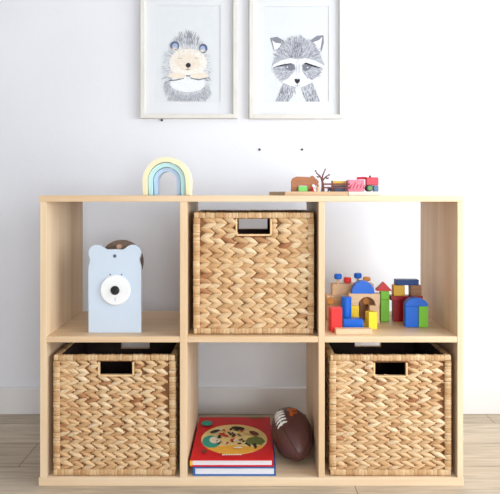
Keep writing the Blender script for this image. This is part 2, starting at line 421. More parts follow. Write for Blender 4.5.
    for sx in (-1, 1):
        for sy in (-1, 1):
            border('corner_border', 2, 0.0151, H - 0.0151, (sx * (W / 2 - 0.0085), sy * (D / 2 - 0.0078), 0), (0.0085, 0.0075, 0), 0.005, 0.009)
    # binding around both handle openings
    for yy in (-D / 2 + 0.0055, D / 2 - 0.0055):
        b = bmesh.new(); k = 0.0032
        box(b, hole_dx - hw - k, hole_dx - hw + k * .4, yy - .0045, yy + .0065, z0h - k, z1h, bev=0.0012); box(b, hole_dx + hw - k * .4, hole_dx + hw + k, yy - .0045, yy + .0065, z0h - k, z1h, bev=0.0012)
        box(b, hole_dx - hw - k, hole_dx + hw + k, yy - .0045, yy + .0065, z0h - k, z0h + k * .4, bev=0.0012)
        obj('handle_binding', b, M['binding'], t)
    return t
make_basket('woven basket filling the upper middle cubby, in coarser weave than the other two', (0.0092, 0.022 + 0.131, Z_MID + 0.0005), 0.307, 0.262, 0.3095, 11, 10, (0.086, 0.0165, 0.040), 3)
make_basket('woven basket in the lower left cubby, below the pale blue bear', (-0.3412, 0.009 + 0.1425, Z_LOW + 0.0005), 0.309, 0.285, 0.304, 13, 10, (0.085, 0.0180, 0.0335), 5, hole_dx=0.0035)
make_basket('woven basket in the lower right cubby, below the coloured building blocks', (0.3535, 0.008 + 0.159, Z_LOW + 0.0005), 0.3065, 0.318, 0.304, 13, 10, (0.080, 0.0200, 0.0335), 9)

# ------------------------------------------------------------------ framed pictures
def strokes(bm, items, y, mi):
    """items: (u,v) polylines in px with widths, drawn as thin tapered flat strokes on plane y"""
    pass
INK = [M['paper'], ink('pale grey', (212, 214, 220)), ink('grey', (172, 174, 182)), ink('dark grey', (116, 118, 128)), ink('black', (48, 46, 52)),
       ink('beige', (228, 216, 200)), ink('slate', (92, 102, 128)), ink('pale blue', (158, 174, 204)), ink('white', (226, 228, 232)), ink('warm line', (176, 160, 140)), ink('mid grey', (130, 131, 140)), ink('pale beige', (233, 228, 220))]
class Art:
    """flat picture on a sheet: layered shapes; each layer lies a hair in front of the one before"""
    def __init__(self, ox, oy, k, yp):
        self.bm = bmesh.new(); self.ox, self.oy, self.k, self.yp, self.n = ox, oy, k, yp, 0
    def P(self, u, v, d):
        s = sc(self.yp)
        return ((self.ox + u / self.k - 250) * s, -d, EYE - (self.oy + v / self.k - 194) * s)
    def poly(self, pts, mi):
        self.n += 1; d = 0.00004 * self.n
        vs = [self.bm.verts.new(self.P(u, v, d)) for u, v in pts]
        f = self.bm.faces.new(vs); f.material_index = mi
        bmesh.ops.triangulate(self.bm, faces=[f])
    def ell(self, u, v, a, b, mi, n=28, rot=0.0):
        c, s = math.cos(rot), math.sin(rot)
        self.poly([(u + a * math.cos(t) * c - b * math.sin(t) * s, v + a * math.cos(t) * s + b * math.sin(t) * c) for t in (2 * PI * i / n for i in range(n))], mi)
    def fur(self, lines, mi):
        self.n += 1; d = 0.00004 * self.n
        for (u, v), (a, b), w in lines:
            self.n += 0.02; d = 0.00004 * self.n
            L_ = math.hypot(a, b) or 1; nx, ny = -b / L_ * w / 2, a / L_ * w / 2
            q = [self.P(u + nx, v + ny, d), self.P(u + a * .6 + nx * .8, v + b * .6 + ny * .8, d), self.P(u + a, v + b, d), self.P(u + a * .6 - nx * .8, v + b * .6 - ny * .8, d), self.P(u - nx, v - ny, d)]
            self.bm.faces.new([self.bm.verts.new(p) for p in q]).material_index = mi
def inside(p, poly):
    x, y = p; c = False; j = len(poly) - 1
    for i in range(len(poly)):
        if (poly[i][1] > y) != (poly[j][1] > y) and x < (poly[j][0] - poly[i][0]) * (y - poly[i][1]) / (poly[j][1] - poly[i][1]) + poly[i][0]: c = not c
        j = i
    return c
def fur_in(r, poly, n, dirf, lmin, lmax, w):
    us = [p[0] for p in poly]; vs = [p[1] for p in poly]; out = []
    while len(out) < n:
        p = (r.uniform(min(us), max(us)), r.uniform(min(vs), max(vs)))
        if inside(p, poly):
            a = dirf(*p) + r.uniform(-.3, .3); l = r.uniform(lmin, lmax)
            out.append((p, (l * math.cos(a), l * math.sin(a)), w))
    return out
def framed(name_label, x0, x1, y1, mx0, mx1, my0, my1, draw):
    yf = WALL_Y - 0.022
    s = sc(yf)
    xa, xb, za = X(x0, yf), X(x1, yf), Z(y1, yf); zb = za + 0.425
    xm = (xa + xb) / 2
    t = thing('framed_picture', name_label, 'picture', (xm, WALL_Y - 0.0006, za))
    fw = 0.0135
    bm = bmesh.new()
    H = zb - za; hw = (xb - xa) / 2
    for a, b, c, d in ((-hw, -hw + fw, 0, H), (hw - fw, hw, 0, H), (-hw + fw, hw - fw, 0, fw), (-hw + fw, hw - fw, H - fw, H)):
        box(bm, a, b, -0.0214, 0, c, d, bev=0.0008)
    obj('frame', bm, M['frame'], t)
    ym = WALL_Y - 0.010
    ma, mb, mc, md = X(mx0, ym) - xm, X(mx1, ym) - xm, Z(my1, ym) - za, Z(my0, ym) - za
    bm = bmesh.new()
    for a, b, c, d in ((-hw + fw, ma, fw, H - fw), (mb, hw - fw, fw, H - fw), (ma, mb, fw, mc), (ma, mb, md, H - fw)):
        box(bm, a, b, -0.0088, -0.0074, c, d)
    obj('mat_board', bm, M['mat'], t)
    bm = bmesh.new(); e = 0.0009
    for a, b, c, d in ((ma, ma + e, mc, md), (mb - e, mb, mc, md), (ma + e, mb - e, mc, mc + e), (ma + e, mb - e, md - e, md)):
        box(bm, a, b, -0.0087, -0.0074, c, d)
    obj('mat_bevel', bm, M['mat_cut'], t)
    obj('backing_sheet', BX(-hw + fw, hw - fw, -0.0070, -0.0045, fw, H - fw), M['paper'], t)
    o = draw(); o.parent = t
    o.location = (-xm, -0.0072, -za)
    return t
YP = WALL_Y - 0.0078
def hedgehog():
    r = random.Random(11); A = Art(160, 30, 6.67, YP)
    body = [(180 + 150 * math.cos(t), 275 + (232 if math.sin(t) < 0 else 195) * math.sin(t)) for t in (2 * PI * i / 40 for i in range(40))]
    body = [(u, max(45, v)) for u, v in body]
    A.poly([(180 + (u - 180) * .9, 275 + (v - 275) * .93) for u, v in body], 1)
    rad = lambda u, v: math.atan2(v - 240, u - 183)
    A.fur(fur_in(r, body, 420, rad, 22, 44, 2.6), 2)
    A.fur(fur_in(r, body, 200, rad, 18, 38, 2.4), 10); A.fur(fur_in(r, body, 380, rad, 18, 40, 3.4), 1)
    top = [(95, 120), (110, 60), (150, 30), (190, 22), (235, 30), (275, 70), (290, 125), (190, 110)]
    A.fur(fur_in(r, top, 90, rad, 22, 38, 2.4), 10)
    low = [(30, 370), (60, 340), (80, 400), (150, 425), (240, 425), (300, 390), (325, 350), (335, 420), (310, 465), (60, 465)]
    A.fur(fur_in(r, low, 320, lambda u, v: rad(u, v), 14, 30, 2.4), 2)
    A.ell(187, 222, 126, 96, 11)                        # face
    A.fur(fur_in(r, [(60, 215), (110, 130), (265, 130), (318, 215), (300, 300), (75, 300)], 150, rad, 16, 34, 5), 11)
    A.ell(187, 215, 80, 56, 5)
    A.fur(fur_in(r, [(100, 190), (130, 150), (245, 150), (275, 190), (265, 255), (110, 255)], 110, rad, 18, 34, 5), 5)
    A.ell(187, 306, 136, 26, 11)
    A.fur(fur_in(r, [(75, 200), (120, 125), (250, 125), (300, 200), (280, 270), (90, 270)], 130, rad, 14, 30, 2.2), 11)
    A.ell(98, 106, 30, 30, 6); A.ell(101, 110, 19, 21, 7)   # ears
    A.ell(290, 124, 27, 31, 6); A.ell(285, 127, 17, 20, 7)
    A.fur(fur_in(r, [(75, 140), (100, 115), (130, 140)], 22, rad, 12, 22, 2.5), 5); A.fur(fur_in(r, [(255, 150), (285, 130), (310, 155)], 22, rad, 12, 22, 2.5), 5)
    A.ell(185, 358, 118, 58, 8)                        # belly
    A.poly([(62, 335), (110, 330), (155, 318), (165, 302), (205, 302), (215, 318), (260, 328), (312, 318), (312, 324), (258, 337), (208, 327), (198, 312), (170, 312), (160, 326), (112, 338), (64, 342)], 3)   # line below the paws
    for sx in (-1, 1):
        A.ell(188 + sx * 74, 306, 62, 19, 5, rot=-sx * 0.06)
    A.fur([((122, 188), (36, 4), 5), ((228, 190), (34, -3), 5)], 9)
    A.ell(189, 236, 17, 16, 4); A.fur([((187, 250), (0, 18), 4), ((187, 266), (-20, -4), 3.5), ((187, 266), (20, -4), 3.5)], 3)
    return obj('drawing', A.bm, INK)
def raccoon():
    r = random.Random(12); A = Art(266, 30, 6.5, YP)
    up = lambda u, v: math.atan2(v - 230, u - 205)
    down = lambda u, v: PI / 2 + (u - 205) * -0.0012
    legs = ([(110, 345), (195, 372), (172, 425), (148, 466), (58, 466), (85, 400)], [(300, 340), (228, 375), (255, 430), (262, 466), (352, 466), (325, 395)])
    for L_ in legs:
        A.poly(L_, 2); A.fur(fur_in(r, L_, 90, down, 18, 40, 3), 3); A.fur(fur_in(r, L_, 60, down, 14, 30, 2.5), 1)
    head = [(40, 228), (58, 180), (72, 135), (108, 92), (150, 60), (200, 42), (250, 52), (300, 85), (345, 140), (360, 185), (382, 225), (352, 290), (300, 340), (250, 362), (205, 370), (155, 358), (110, 335), (80, 300), (45, 250)]
    for ear, inn in (([(26, 52), (72, 44), (112, 66), (122, 88), (85, 120), (52, 138)], [(40, 68), (62, 84), (100, 88), (84, 116), (56, 134)]), ([(284, 70), (330, 38), (374, 34), (376, 80), (362, 138), (335, 112)], [(304, 80), (345, 66), (366, 44), (358, 92), (352, 132), (332, 108)])):
        A.poly(ear, 10); A.poly(inn, 8)
    A.poly(head, 2)
    crown = [(58, 200), (72, 138), (108, 92), (150, 60), (200, 42), (250, 52), (300, 85), (345, 140), (365, 205), (300, 185), (215, 185), (130, 185)]
    A.fur(fur_in(r, crown, 260, up, 14, 30, 2.6), 10); A.fur(fur_in(r, crown, 160, up, 12, 26, 2.2), 1); A.fur(fur_in(r, [(165, 185), (190, 90), (225, 90), (245, 185)], 60, up, 14, 28, 3), 3)
    A.poly([(36, 250), (48, 226), (100, 198), (160, 184), (205, 192), (255, 184), (320, 200), (372, 228), (384, 250), (320, 330), (255, 362), (205, 372), (150, 360), (100, 335)], 8)   # white mask
    A.poly([(196, 190), (218, 190), (214, 250), (216, 318), (192, 318), (198, 250)], 1)
    eyes = ([(40, 248), (100, 226), (160, 216), (186, 226), (192, 252), (178, 280), (140, 318), (104, 334), (76, 300)], [(230, 228), (256, 212), (310, 230), (372, 252), (340, 300), (300, 328), (262, 305), (234, 268)])
    for E in eyes:
        A.poly(E, 2); A.fur(fur_in(r, E, 90, up, 12, 24, 2.6), 10); A.fur(fur_in(r, E, 40, up, 10, 20, 2.4), 1)
    A.poly([(118, 234), (150, 222), (186, 228), (188, 255), (165, 268), (130, 256)], 3); A.poly([(236, 230), (258, 222), (300, 238), (280, 258), (256, 270), (240, 256)], 3)
    A.poly([(40, 246), (100, 226), (160, 216), (186, 224), (150, 224), (100, 236)], 4); A.poly([(240, 222), (262, 212), (312, 230), (372, 250), (310, 242), (262, 224)], 4)
    A.ell(138, 242, 5, 4, 8); A.ell(270, 244, 5, 4, 8)
    A.poly([(184, 322), (195, 317), (205, 322), (214, 317), (222, 324), (218, 338), (203, 352), (190, 340)], 4)
    A.fur([((203, 350), (0, 22), 4), ((203, 366), (-22, -6), 3), ((203, 366), (22, -6), 3)], 3)
    return obj('drawing', A.bm, INK)
framed('white framed watercolour of a sleepy hedgehog hanging above the rainbow', 140.3, 237.3, 118, 156.5, 220.5, 5.5, 101.8, hedgehog)
framed('white framed grey drawing of a raccoon hanging above the toy farm', 249.4, 343.8, 118.5, 264.8, 329, 6.3, 101.8, raccoon)

# ------------------------------------------------------------------ rainbow on top
rb = thing('rainbow_stacker', 'pastel rainbow stacker in cream, mint and blue on the shelf top', 'toy', (X(166.3, 0.12), 0.12, Z_TOP + 0.0003), math.radians(-1.5))
def arch_bm(ro, ri, leg, y0, y1):
    bm = bmesh.new()
    poly = [(ro, 0)] + arc(0, leg, ro, 0, PI, 28) + [(-ro, 0), (-ri, 0)] + arc(0, leg, ri, PI, 0, 28) + [(ri, 0)]
    prism(bm, poly, y0, y1, bev=0.003); return bm
obj('outer_arch', arch_bm(0.0645, 0.0515, 0.0385, 0.0, 0.05), M['cream'], rb)
obj('middle_arch', arch_bm(0.0500, 0.0380, 0.0385, 0.007, 0.05), M['mint'], rb)
obj('inner_arch', arch_bm(0.0365, 0.0260, 0.0385, 0.014, 0.05), M['sky'], rb)

# ------------------------------------------------------------------ bear in the upper left cubby
bx, by = X(114.7, 0.042), 0.042
bear = thing('bear_box', 'pale blue bear shaped wooden box with round white snout in upper left cubby', 'toy', (bx, by, Z_MID + 0.0003))
hw, ht = 0.0675, 0.2135
poly = [(hw, 0.0), (hw, 0.158)] + arc(0.0675 - 0.035, 0.165, 0.035, 0, 0.55, 5)
poly += arc(0.0462, ht - 0.0085, 0.0215, -0.75, 2.55, 16)
poly += [(0.022, ht - 0.001), (0.011, ht + 0.0005), (0, ht + 0.001)]
poly = poly + [(-a, b) for a, b in reversed(poly[:-1])]
bm = bmesh.new(); prism(bm, poly, 0, 0.012, bev=0.001); obj('front_panel', bm, M['bear_blue'], bear)
def zb_(py): return Z(py, by) - bear.location.z
bm = bmesh.new(); lathe(bm, [(0.0, -0.006), (0.036, -0.006), (0.0385, -0.004), (0.0385, 0.0)], (0.0022, 0, zb_(290)), 48, 'y')
sn = obj('snout', bm, M['white'], bear)
bm = bmesh.new(); lathe(bm, [(0.0, -0.011), (0.0085, -0.0105), (0.0115, -0.008), (0.0115, -0.006)], (0.0022, 0, zb_(290)), 28, 'y'); obj('nose', bm, M['black'], sn)
obj('mouth_line', BX(0.0018, 0.0028, -0.0064, -0.006, zb_(301), zb_(297)), M['grey_hole'], sn)
for px in (110.2, 121.6):
    bm = bmesh.new(); lathe(bm, [(0.0, -0.0012), (0.0016, -0.001), (0.002, 0.0)], (X(px, by) - bx, 0, zb_(274.6)), 12, 'y'); obj('eye', bm, M['grey_hole'], bear)
bm = bmesh.new(); lathe(bm, [(0.0, -0.0008), (0.004, -0.0008), (0.0046, 0.0)], (0.0, 0, zb_(256)), 18, 'y'); obj('hanging_hole', bm, M['grey_hole'], bear)
bm = bmesh.new(); pb = [(0.040, 0)] + arc(0, 0.1735, 0.059, -0.82, PI + 0.82, 36) + [(-0.040, 0)]
prism(bm, pb, 0.080, 0.092, bev=0.001); obj('back_panel', bm, M['disc_wood'], bear)
bm = bmesh.new()
for s in (-1, 1):
    a, b = sorted((s * 0.048, s * 0.040)); box(bm, a, b, 0.012, 0.080, 0.0, 0.16)
box(bm, -0.040, 0.040, 0.012, 0.080, 0.0, 0.01); obj('box_body', bm, M['beech'], bear)
bm = bmesh.new(); zz = Z(246.5, 0.11) - bear.location.z
lathe(bm, [(0.0, 0.056), (0.006, 0.057), (0.0075, 0.062), (0.0065, 0.070), (0.0065, 0.080)], (X(119.6, .11) - bx, 0, zz), 16, 'y'); obj('peg', bm, M['skin_peg'], bear)

# ------------------------------------------------------------------ building blocks in the upper right cubby
def block(label, px0, px1, z0, z1, yf, dep, mat, rotz=0.0, bev=0.0015, cat='block', name='toy_block', group='wooden building blocks'):
    x0, x1 = X(px0, yf), X(px1, yf)
    w = x1 - x0
    o = obj(name, BX(-w / 2, w / 2, -dep / 2, dep / 2, 0, z1 - z0, bev=bev), mat, loc=((x0 + x1) / 2, yf + dep / 2, z0), rotz=rotz)
    tag(o, label, cat, group); return o
e_ = 0.0002
ZB = Z_MID + e_
block('flat plain wooden plank lying at the very front of the block castle', 335.8, 372.5, ZB, ZB + 0.0135, 0.022, 0.024, M['beech'])
block('red upright block at the front left of the block castle', 330.2, 341.6, ZB, Z(307.8, .052), 0.052, 0.026, M['red'], math.radians(12))
block('blue brick lying flat behind the front plank', 343.5, 363.0, ZB, Z(319.3, .085), 0.085, 0.028, M['blue'])
bm = bmesh.new(); lathe(bm, [(0.0127, 0), (0.0140, 0.0013), (0.0140, 0.0765), (0.0127, 0.0778)], n=28)
tag(obj('toy_block', bm, M['blue'], loc=(X(346.2, .134), .134, ZB), smooth=False), 'tall blue round column standing behind the flat blue brick', 'block', 'wooden building blocks')
block('bright yellow upright block in front of the arch, right of the blue brick', 367.4, 376.6, ZB, Z(312, .086), 0.084, 0.023, M['yellow'], math.radians(16))
YA = 0.155; sA = sc(YA)
zs = Z(305.6, YA)
block('small yellow block holding up the left foot of the arch', 349.6, 359, ZB, zs, YA, 0.026, M['yellow'])
block('plain wooden block holding up the right foot of the arch', 369.6, 379.6, ZB, zs, YA, 0.026, M['beech'])
bm = bmesh.new(); w2 = X(380, YA) - X(349, YA); hA = Z(293.8, YA) - zs; r_ = 8.6 * sA
cxA = X(367.0, YA) - X(364.5, YA)
poly = [(w2 / 2, 0), (w2 / 2, hA), (-w2 / 2, hA), (-w2 / 2, 0)] + [(cxA + r_ * math.cos(PI - PI * i / 20), r_ * 1.0 * math.sin(PI * i / 20)) for i in range(21)]
prism(bm, poly, 0, 0.026, bev=0.001)
zA = zs + e_
tag(obj('toy_block', bm, M['beech'], loc=(X(364.5, YA), YA, zA)), 'plain wooden arch block bridging a yellow and a plain block', 'block', 'wooden building blocks')
def dome(label, px0, px1, z0, h, yf, dep, mat):
    w = X(px1, yf) - X(px0, yf); bm = bmesh.new()
    prism(bm, arc(0, 0, w / 2, 0, PI, 26, rz=h), 0, dep, bev=0.001)
    return tag(obj('toy_block', bm, mat, loc=((X(px0, yf) + X(px1, yf)) / 2, yf, z0)), label, 'block', 'wooden building blocks')
dome('blue half-round block lying on top of the plain arch', 352, 374.6, zA + hA + e_, 12.6 * sA, YA, 0.026, M['blue'])
# pounding bench with pegs, behind the arch
YB = 0.205; sB = sc(YB); zk0, zk1 = Z(295.6, YB), Z(284.3, YB)
bench = thing('pounding_bench', 'plain wooden pounding bench with pegs on top, behind the arch', 'toy', (X(352, YB), YB, ZB))
bX, bZ = bench.location.x, ZB
obj('bench_top', BX(X(332.5, YB) - bX, X(374, YB) - bX, 0, 0.045, zk0 - bZ, zk1 - bZ, bev=0.0015), M['beech'], bench)
for a, b, m_ in ((327.0, 342, M['beech']), (360, 376.5, M['beech_dark'])):
    lg = obj('leg', BX(X(a, YB) - bX, X(b, YB) - bX, 0.001, 0.044, 0, zk0 - bZ, bev=0.0015), m_, bench)
    bm = bmesh.new()
    lathe(bm, [(0.0, -0.008), (0.0085, -0.008), (0.0105, -0.006), (0.0105, 0.001)], ((X(a, YB) + 0.010 if a < 340 else X(366, YB)) - bX, 0, Z(301, YB) - bZ), 18, 'y')
    obj('nut', bm, M['orange_wood'], lg)
for px, ph0, ph1, m_, col, dy in ((338, 273.8, 279, 'blue', 'blue peg standing leftmost on the pounding bench', .014), (347.4, 277.3, 282.8, 'red', 'red peg standing on the pounding bench', .010),
                        (357.8, 273.0, 278.2, 'blue', 'blue peg standing on the pounding bench above the half-round block', .030), (366.6, 277.0, 281.0, 'orange_wood', 'tan peg standing rightmost on the pounding bench', .014)):
    y_ = YB + dy; t = thing('toy_peg', col, 'peg', (X(px, y_), y_, zk1 + e_), 0, 'pegs on the pounding bench')
    za, zb = Z(ph1, y_) - t.location.z, Z(ph0, y_) - t.location.z
    bm = bmesh.new(); lathe(bm, [(0.0038, 0), (0.0038, za + .001)], n=14); obj('peg_shaft', bm, M['beech'], t)
    bm = bmesh.new(); lathe(bm, [(0.0, za), (0.0085, za), (0.0112, za + .003), (0.0112, zb - .004), (0.009, zb), (0.0, zb)], n=20); obj('peg_head', bm, M[m_], t)
# right towers
YN = 0.184
zN = Z(299.9, YN)
block('tall green block, lower half of the tower under the red roof', 380.8, 389.4, ZB, zN, YN, 0.024, M['green'])
block('green cube stacked between the tall green block and red roof', 380.8, 389.4, zN + e_, Z(291, YN), YN, 0.024, M['green'])
bm = bmesh.new(); w = (391.6 - 376.6) * sc(YN) / 2; prism(bm, [(-w, 0), (w, 0), (w, 0.002), (0, 8.5 * sc(YN)), (-w, 0.002)], 0, 0.026, bev=0.0008)
tag(obj('toy_block', bm, M['red'], loc=(X(384.2, YN), YN - 0.001, Z(291, YN) + e_)), 'red triangle roof block on the green tower', 'block', 'wooden building blocks')
zP0, zP1 = Z(300.6, YN), Z(296, YN)
block('dark red upright block behind the blue and green pair', 394, 420.5, ZB, zP0, YN, 0.03, M['dark_red'])
block('dark red flat slab on top of the dark red upright block', 391, 423, zP0 + e_, zP1, YN - 0.003, 0.034, M['dark_red'])
zQ = zP1 + e_; zQ1 = Z(285.4, YN)
block('mustard cube on the left of the dark red slab', 393.8, 405, zQ, zQ1, YN, 0.028, M['mustard'])
block('brown wooden cube on the right of the dark red slab', 410.8, 421.6, zQ, zQ1, YN, 0.028, M['beech_dark'])
block('dark blue plank laid across the mustard and brown cubes', 396, 419, zQ1 + e_, Z(279.8, YN), YN, 0.028, M['dark_blue'])
YU = 0.109; zU = Z(306.4, YU)
block('blue upright block at the front right, left of its green partner', 405.6, 418.6, ZB, zU, YU, 0.027, M['blue'])
block('green upright block at the far right, against the blue upright', 418.9, 428.2, ZB, zU, YU, 0.027, M['green'])
dome('blue half-round block on top of the blue and green uprights', 405.6, 428.2, zU + e_, 8.2 * sc(YU), YU, 0.027, M['blue'])

# ------------------------------------------------------------------ toy farm on top
a_ = math.radians(14)
tr = obj('wooden_tray', BX(0, 0.174, 0, 0.150, 0, 0.0100, bev=0.001), M['tray'], loc=(X(285, .05), .05, Z_TOP + e_), rotz=a_)
tag(tr, 'tan wooden board under the toy animals on the shelf top', 'board')
pt_ = obj('wooden_tray', BX(0, 0.086, 0, 0.12, 0, 0.0098, bev=0.001), M['pale_wood'], loc=(X(348.6, .105), .105, Z_TOP + e_))
tag(pt_, 'pale wooden board under the red tractor and pink crate', 'board')
ZF = Z_TOP + e_ + 0.0100 + e_
def fx(u, k=7.14, o=264, y=0.10): return X(o + u / k, y)
def fz(v, k=7.14, o=168, y=0.10): return Z(o + v / k, y)
zf0 = fz(165)
def sil(pts, ox, y, k=7.14, o=264):
    return [((fx(u, k, o, y) - ox), max(0.0, Z(168 + v / k, y) - Z(191.3, y))) for u, v in pts]
yb = 0.115
oxb = fx(290, y=yb)
tb = thing('toy_bear', 'brown wooden toy bear on all fours at the left of the farm', 'toy animal', (oxb, yb, ZF))
bm = bmesh.new(); prism(bm, sil([(196, 166), (195, 95), (203, 72), (232, 59), (300, 62), (335, 68), (338, 54), (352, 54), (360, 68), (382, 82), (392, 96), (390, 108), (372, 122), (352, 128), (346, 166), (314, 166), (311, 120), (247, 120), (243, 166)], oxb, yb), 0, 0.018, bev=0.0012)
obj('body', bm, M['bear_wood'], tb)
bm = bmesh.new(); lathe(bm, [(0, -0.0008), (0.0012, 0)], (fx(362, y=yb) - oxb, 0, fz(88, y=yb) - fz(165, y=yb)), 8, 'y'); obj('eye', bm, M['black'], tb)
o = obj('toy_block', BX(-0.0118, 0.0118, 0, 0.014, 0, 0.0140, bev=0.001), M['lime'], loc=(fx(278, y=.093), .093, ZF)); tag(o, 'small lime green block in front of the toy bear\'s belly', 'block')
# two little figures in front of the bear's head
yr = 0.095
t = thing('toy_figure', 'tiny red and white toy figure below the toy bear\'s head', 'toy figure', (fx(348, y=yr) + .001, yr, ZF))
bm = bmesh.new(); lathe(bm, [(0.0062, 0), (0.0066, 0.004), (0.005, 0.010), (0.0035, 0.012)], n=16); obj('coat', bm, M['red'], t)
bm = bmesh.new(); prism(bm, [(-.001, .0115), (.0015, .0115), (.0066, .0008), (.0026, .0008)], -0.0072, -0.0030); obj('apron', bm, M['white'], t)
bm = bmesh.new(); lathe(bm, [(0.0025, 0.012), (0.0042, 0.0145), (0.0036, 0.018), (0, 0.0195)], n=14); obj('head', bm, M['white'], t)
t = thing('toy_figure', 'tiny plain wooden toy figure beside the bare toy tree', 'toy figure', (fx(384, y=yr), yr, ZF))
bm = bmesh.new(); lathe(bm, [(0.0042, 0), (0.0044, 0.008), (0.003, 0.0125)], n=16); obj('body', bm, M['beech'], t)
bm = bmesh.new(); lathe(bm, [(0.0022, 0.0125), (0.0038, 0.015), (0.0034, 0.0185), (0, 0.020)], n=14); obj('head', bm, M['beech_dark'], t)
# bare tree
yt = 0.125; oxt = fx(420, y=yt)
t = thing('toy_tree', 'bare brown toy tree with forked branches in the farm', 'toy tree', (oxt, yt, ZF))
def tp(u, v, dy=0): return (fx(u, y=yt) - oxt, dy, fz(v, y=yt) - fz(165, y=yt))
bm = bmesh.new(); tube(bm, [tp(420, 164.9), tp(420, 140), tp(419, 105), tp(413, 80)], [.0052, .0042, .0032, .0026], 10); obj('trunk', bm, M['maroon'], t)
for pts in (((414, 84), (402, 55), (380, 35), (371, 15)), ((414, 82), (420, 50), (432, 25), (441, 4)), ((416, 92), (428, 75), (448, 55), (470, 44)), ((402, 57), (392, 62), (380, 60)), ((440, 62), (448, 72), (455, 70))):
    n = len(pts); bm = bmesh.new()
    tube(bm, [tp(u, v, 0.004 * i * (-1) ** n) for i, (u, v) in enumerate(pts)], [.0021 - .0008 * i / n for i in range(n)], 7)
    lathe(bm, [(0, -.0022), (.0022, -.001), (.0024, .001), (0, .0022)], tp(pts[-1][0], pts[-1][1], 0.004 * (n - 1) * (-1) ** n), 8)
    obj('branch', bm, M['maroon'], t)
# fence
yfn = 0.112; kr, orx = 8.33, 325
def rx(u, y=yfn): return X(orx + u / kr, y)
def rz(v, y=yfn): return Z(168 + v / kr, y) - Z(190.6, y)
oxf = rx(95)
fen = thing('toy_fence', 'dark brown two-rail toy fence right of the bare tree', 'toy fence', (oxf, yfn, ZF))
for u in (-22, 60, 183): obj('post', BX(rx(u - 7) - oxf, rx(u + 7) - oxf, 0.0, 0.004, 0, rz(98), bev=0.0006), M['maroon'], fen)
for v0, v1 in ((120, 133), (150, 162)): obj('rail', BX(rx(-30) - oxf, rx(207) - oxf, -0.0028, -0.0002, rz(v1), rz(v0), bev=0.0006), M['maroon'], fen)
o = obj('toy_block', BX(-0.019, 0.019, 0, 0.016, 0, rz(100, .15) - rz(137, .15), bev=0.001), M['mustard'], loc=(rx(122, .15), .15, ZF + rz(137, .15) + 0.0002)); tag(o, 'yellow block behind the toy fence, on a slate blue block', 'block')
o = obj('toy_block', BX(-0.0185, 0.0185, 0, 0.016, 0, rz(137, .15), bev=0.001), M['slate_dark'], loc=(rx(120, .15), .15, ZF)); tag(o, 'slate blue block behind the lower rail of the toy fence', 'block')
# small dark animal
yan = 0.125; oxa = rx(52, yan)
t = thing('toy_cow', 'small dark toy animal standing behind the toy fence', 'toy animal', (oxa, yan, ZF))
def body_poly(pts): return [(rx(u, yan) - oxa, max(0, rz(v, yan))) for u, v in pts]
bm = bmesh.new(); prism(bm, body_poly([(20, 189), (30, 170), (18, 160), (24, 150), (38, 156), (52, 150), (74, 150), (84, 160), (84, 189), (74, 189), (72, 174), (56, 174), (54, 189), (44, 189), (42, 172), (32, 189)]), 0, 0.008, bev=0.0008); obj('body', bm, M['charcoal'], t)
# pink crate
yp = 0.135
t = thing('toy_crate', 'pink toy crate with reddish flecks between fence and tractor', 'toy crate', (X(356.3, yp), yp, ZF))
w = 16.4 * sc(yp) / 2; h = Z(179, yp) - Z(191, yp)
obj('crate_body', BX(-w, w, 0, 0.03, 0, h, bev=0.002), M['pink'], t)
bm = bmesh.new()
for i in range(5):
    x_ = -w * .8 + i * w * .4; tube(bm, [(x_, -0.0006, h * .2), (x_ + .004, -0.0006, h * .5), (x_ + .007, -0.0006, h * .75 if i % 2 else h * .6)], [.0007, .0011, .0005], 6)
obj('printed_sprigs', bm, M['cherry'], t)
# tractor
ytr = 0.135; oxr = X(372.5, ytr)
t = thing('toy_tractor', 'red toy tractor with green-hubbed wheel at the right of the farm', 'toy tractor', (oxr, ytr, ZF))
def R(px): return X(px, ytr) - oxr
def RZ(py): return Z(py, ytr) - Z(190.8, ytr)
bm = bmesh.new(); box(bm, R(366.6), R(379), 0.004, 0.024, RZ(184.5), RZ(176.4), bev=0.002); obj('body', bm, M['cherry'], t)
bm = bmesh.new(); tube(bm, [(R(357.6), .014, RZ(177.5)), (R(362), .014, RZ(177.0)), (R(367), .014, RZ(177.2))], [.0032, .0034, .004], 10); obj('boom', bm, M['cherry'], t)
bm = bmesh.new(); lathe(bm, [(.0028, 0), (.0030, .004), (.0022, .0055), (0, .006)], (R(371), .014, RZ(176.6)), 12); obj('exhaust', bm, M['maroon'], t)
obj('rear_block', BX(R(374.3), R(379), 0.005, 0.023, 0.0, RZ(184.7), bev=0.001), M['slate'], t)
for y0, y1, rr in ((-0.002, 0.0035, RZ(183.8) / 2), (0.0245, 0.030, RZ(183.8) / 2)):
    bm = bmesh.new(); lathe(bm, [(0.0, y0), (rr * .85, y0), (rr, y0 + .001), (rr, y1 - .001), (rr * .85, y1), (0, y1)], (R(369.8), 0, rr), 24, 'y'); wh = obj('wheel', bm, M['charcoal'], t)
    bm = bmesh.new(); ys = y0 - 0.0012 if y0 < 0 else y1 + 0.0012; yo = y0 if y0 < 0 else y1
    lathe(bm, [(0.0, ys), (rr * .62, ys), (rr * .70, yo)], (R(369.8), 0, rr), 20, 'y'); obj('hub', bm, M['hub_green'], wh)
obj('axle', BX(R(369.4), R(370.2), .0036, .0244, RZ(187.8), RZ(187.2)), M['maroon'], t)

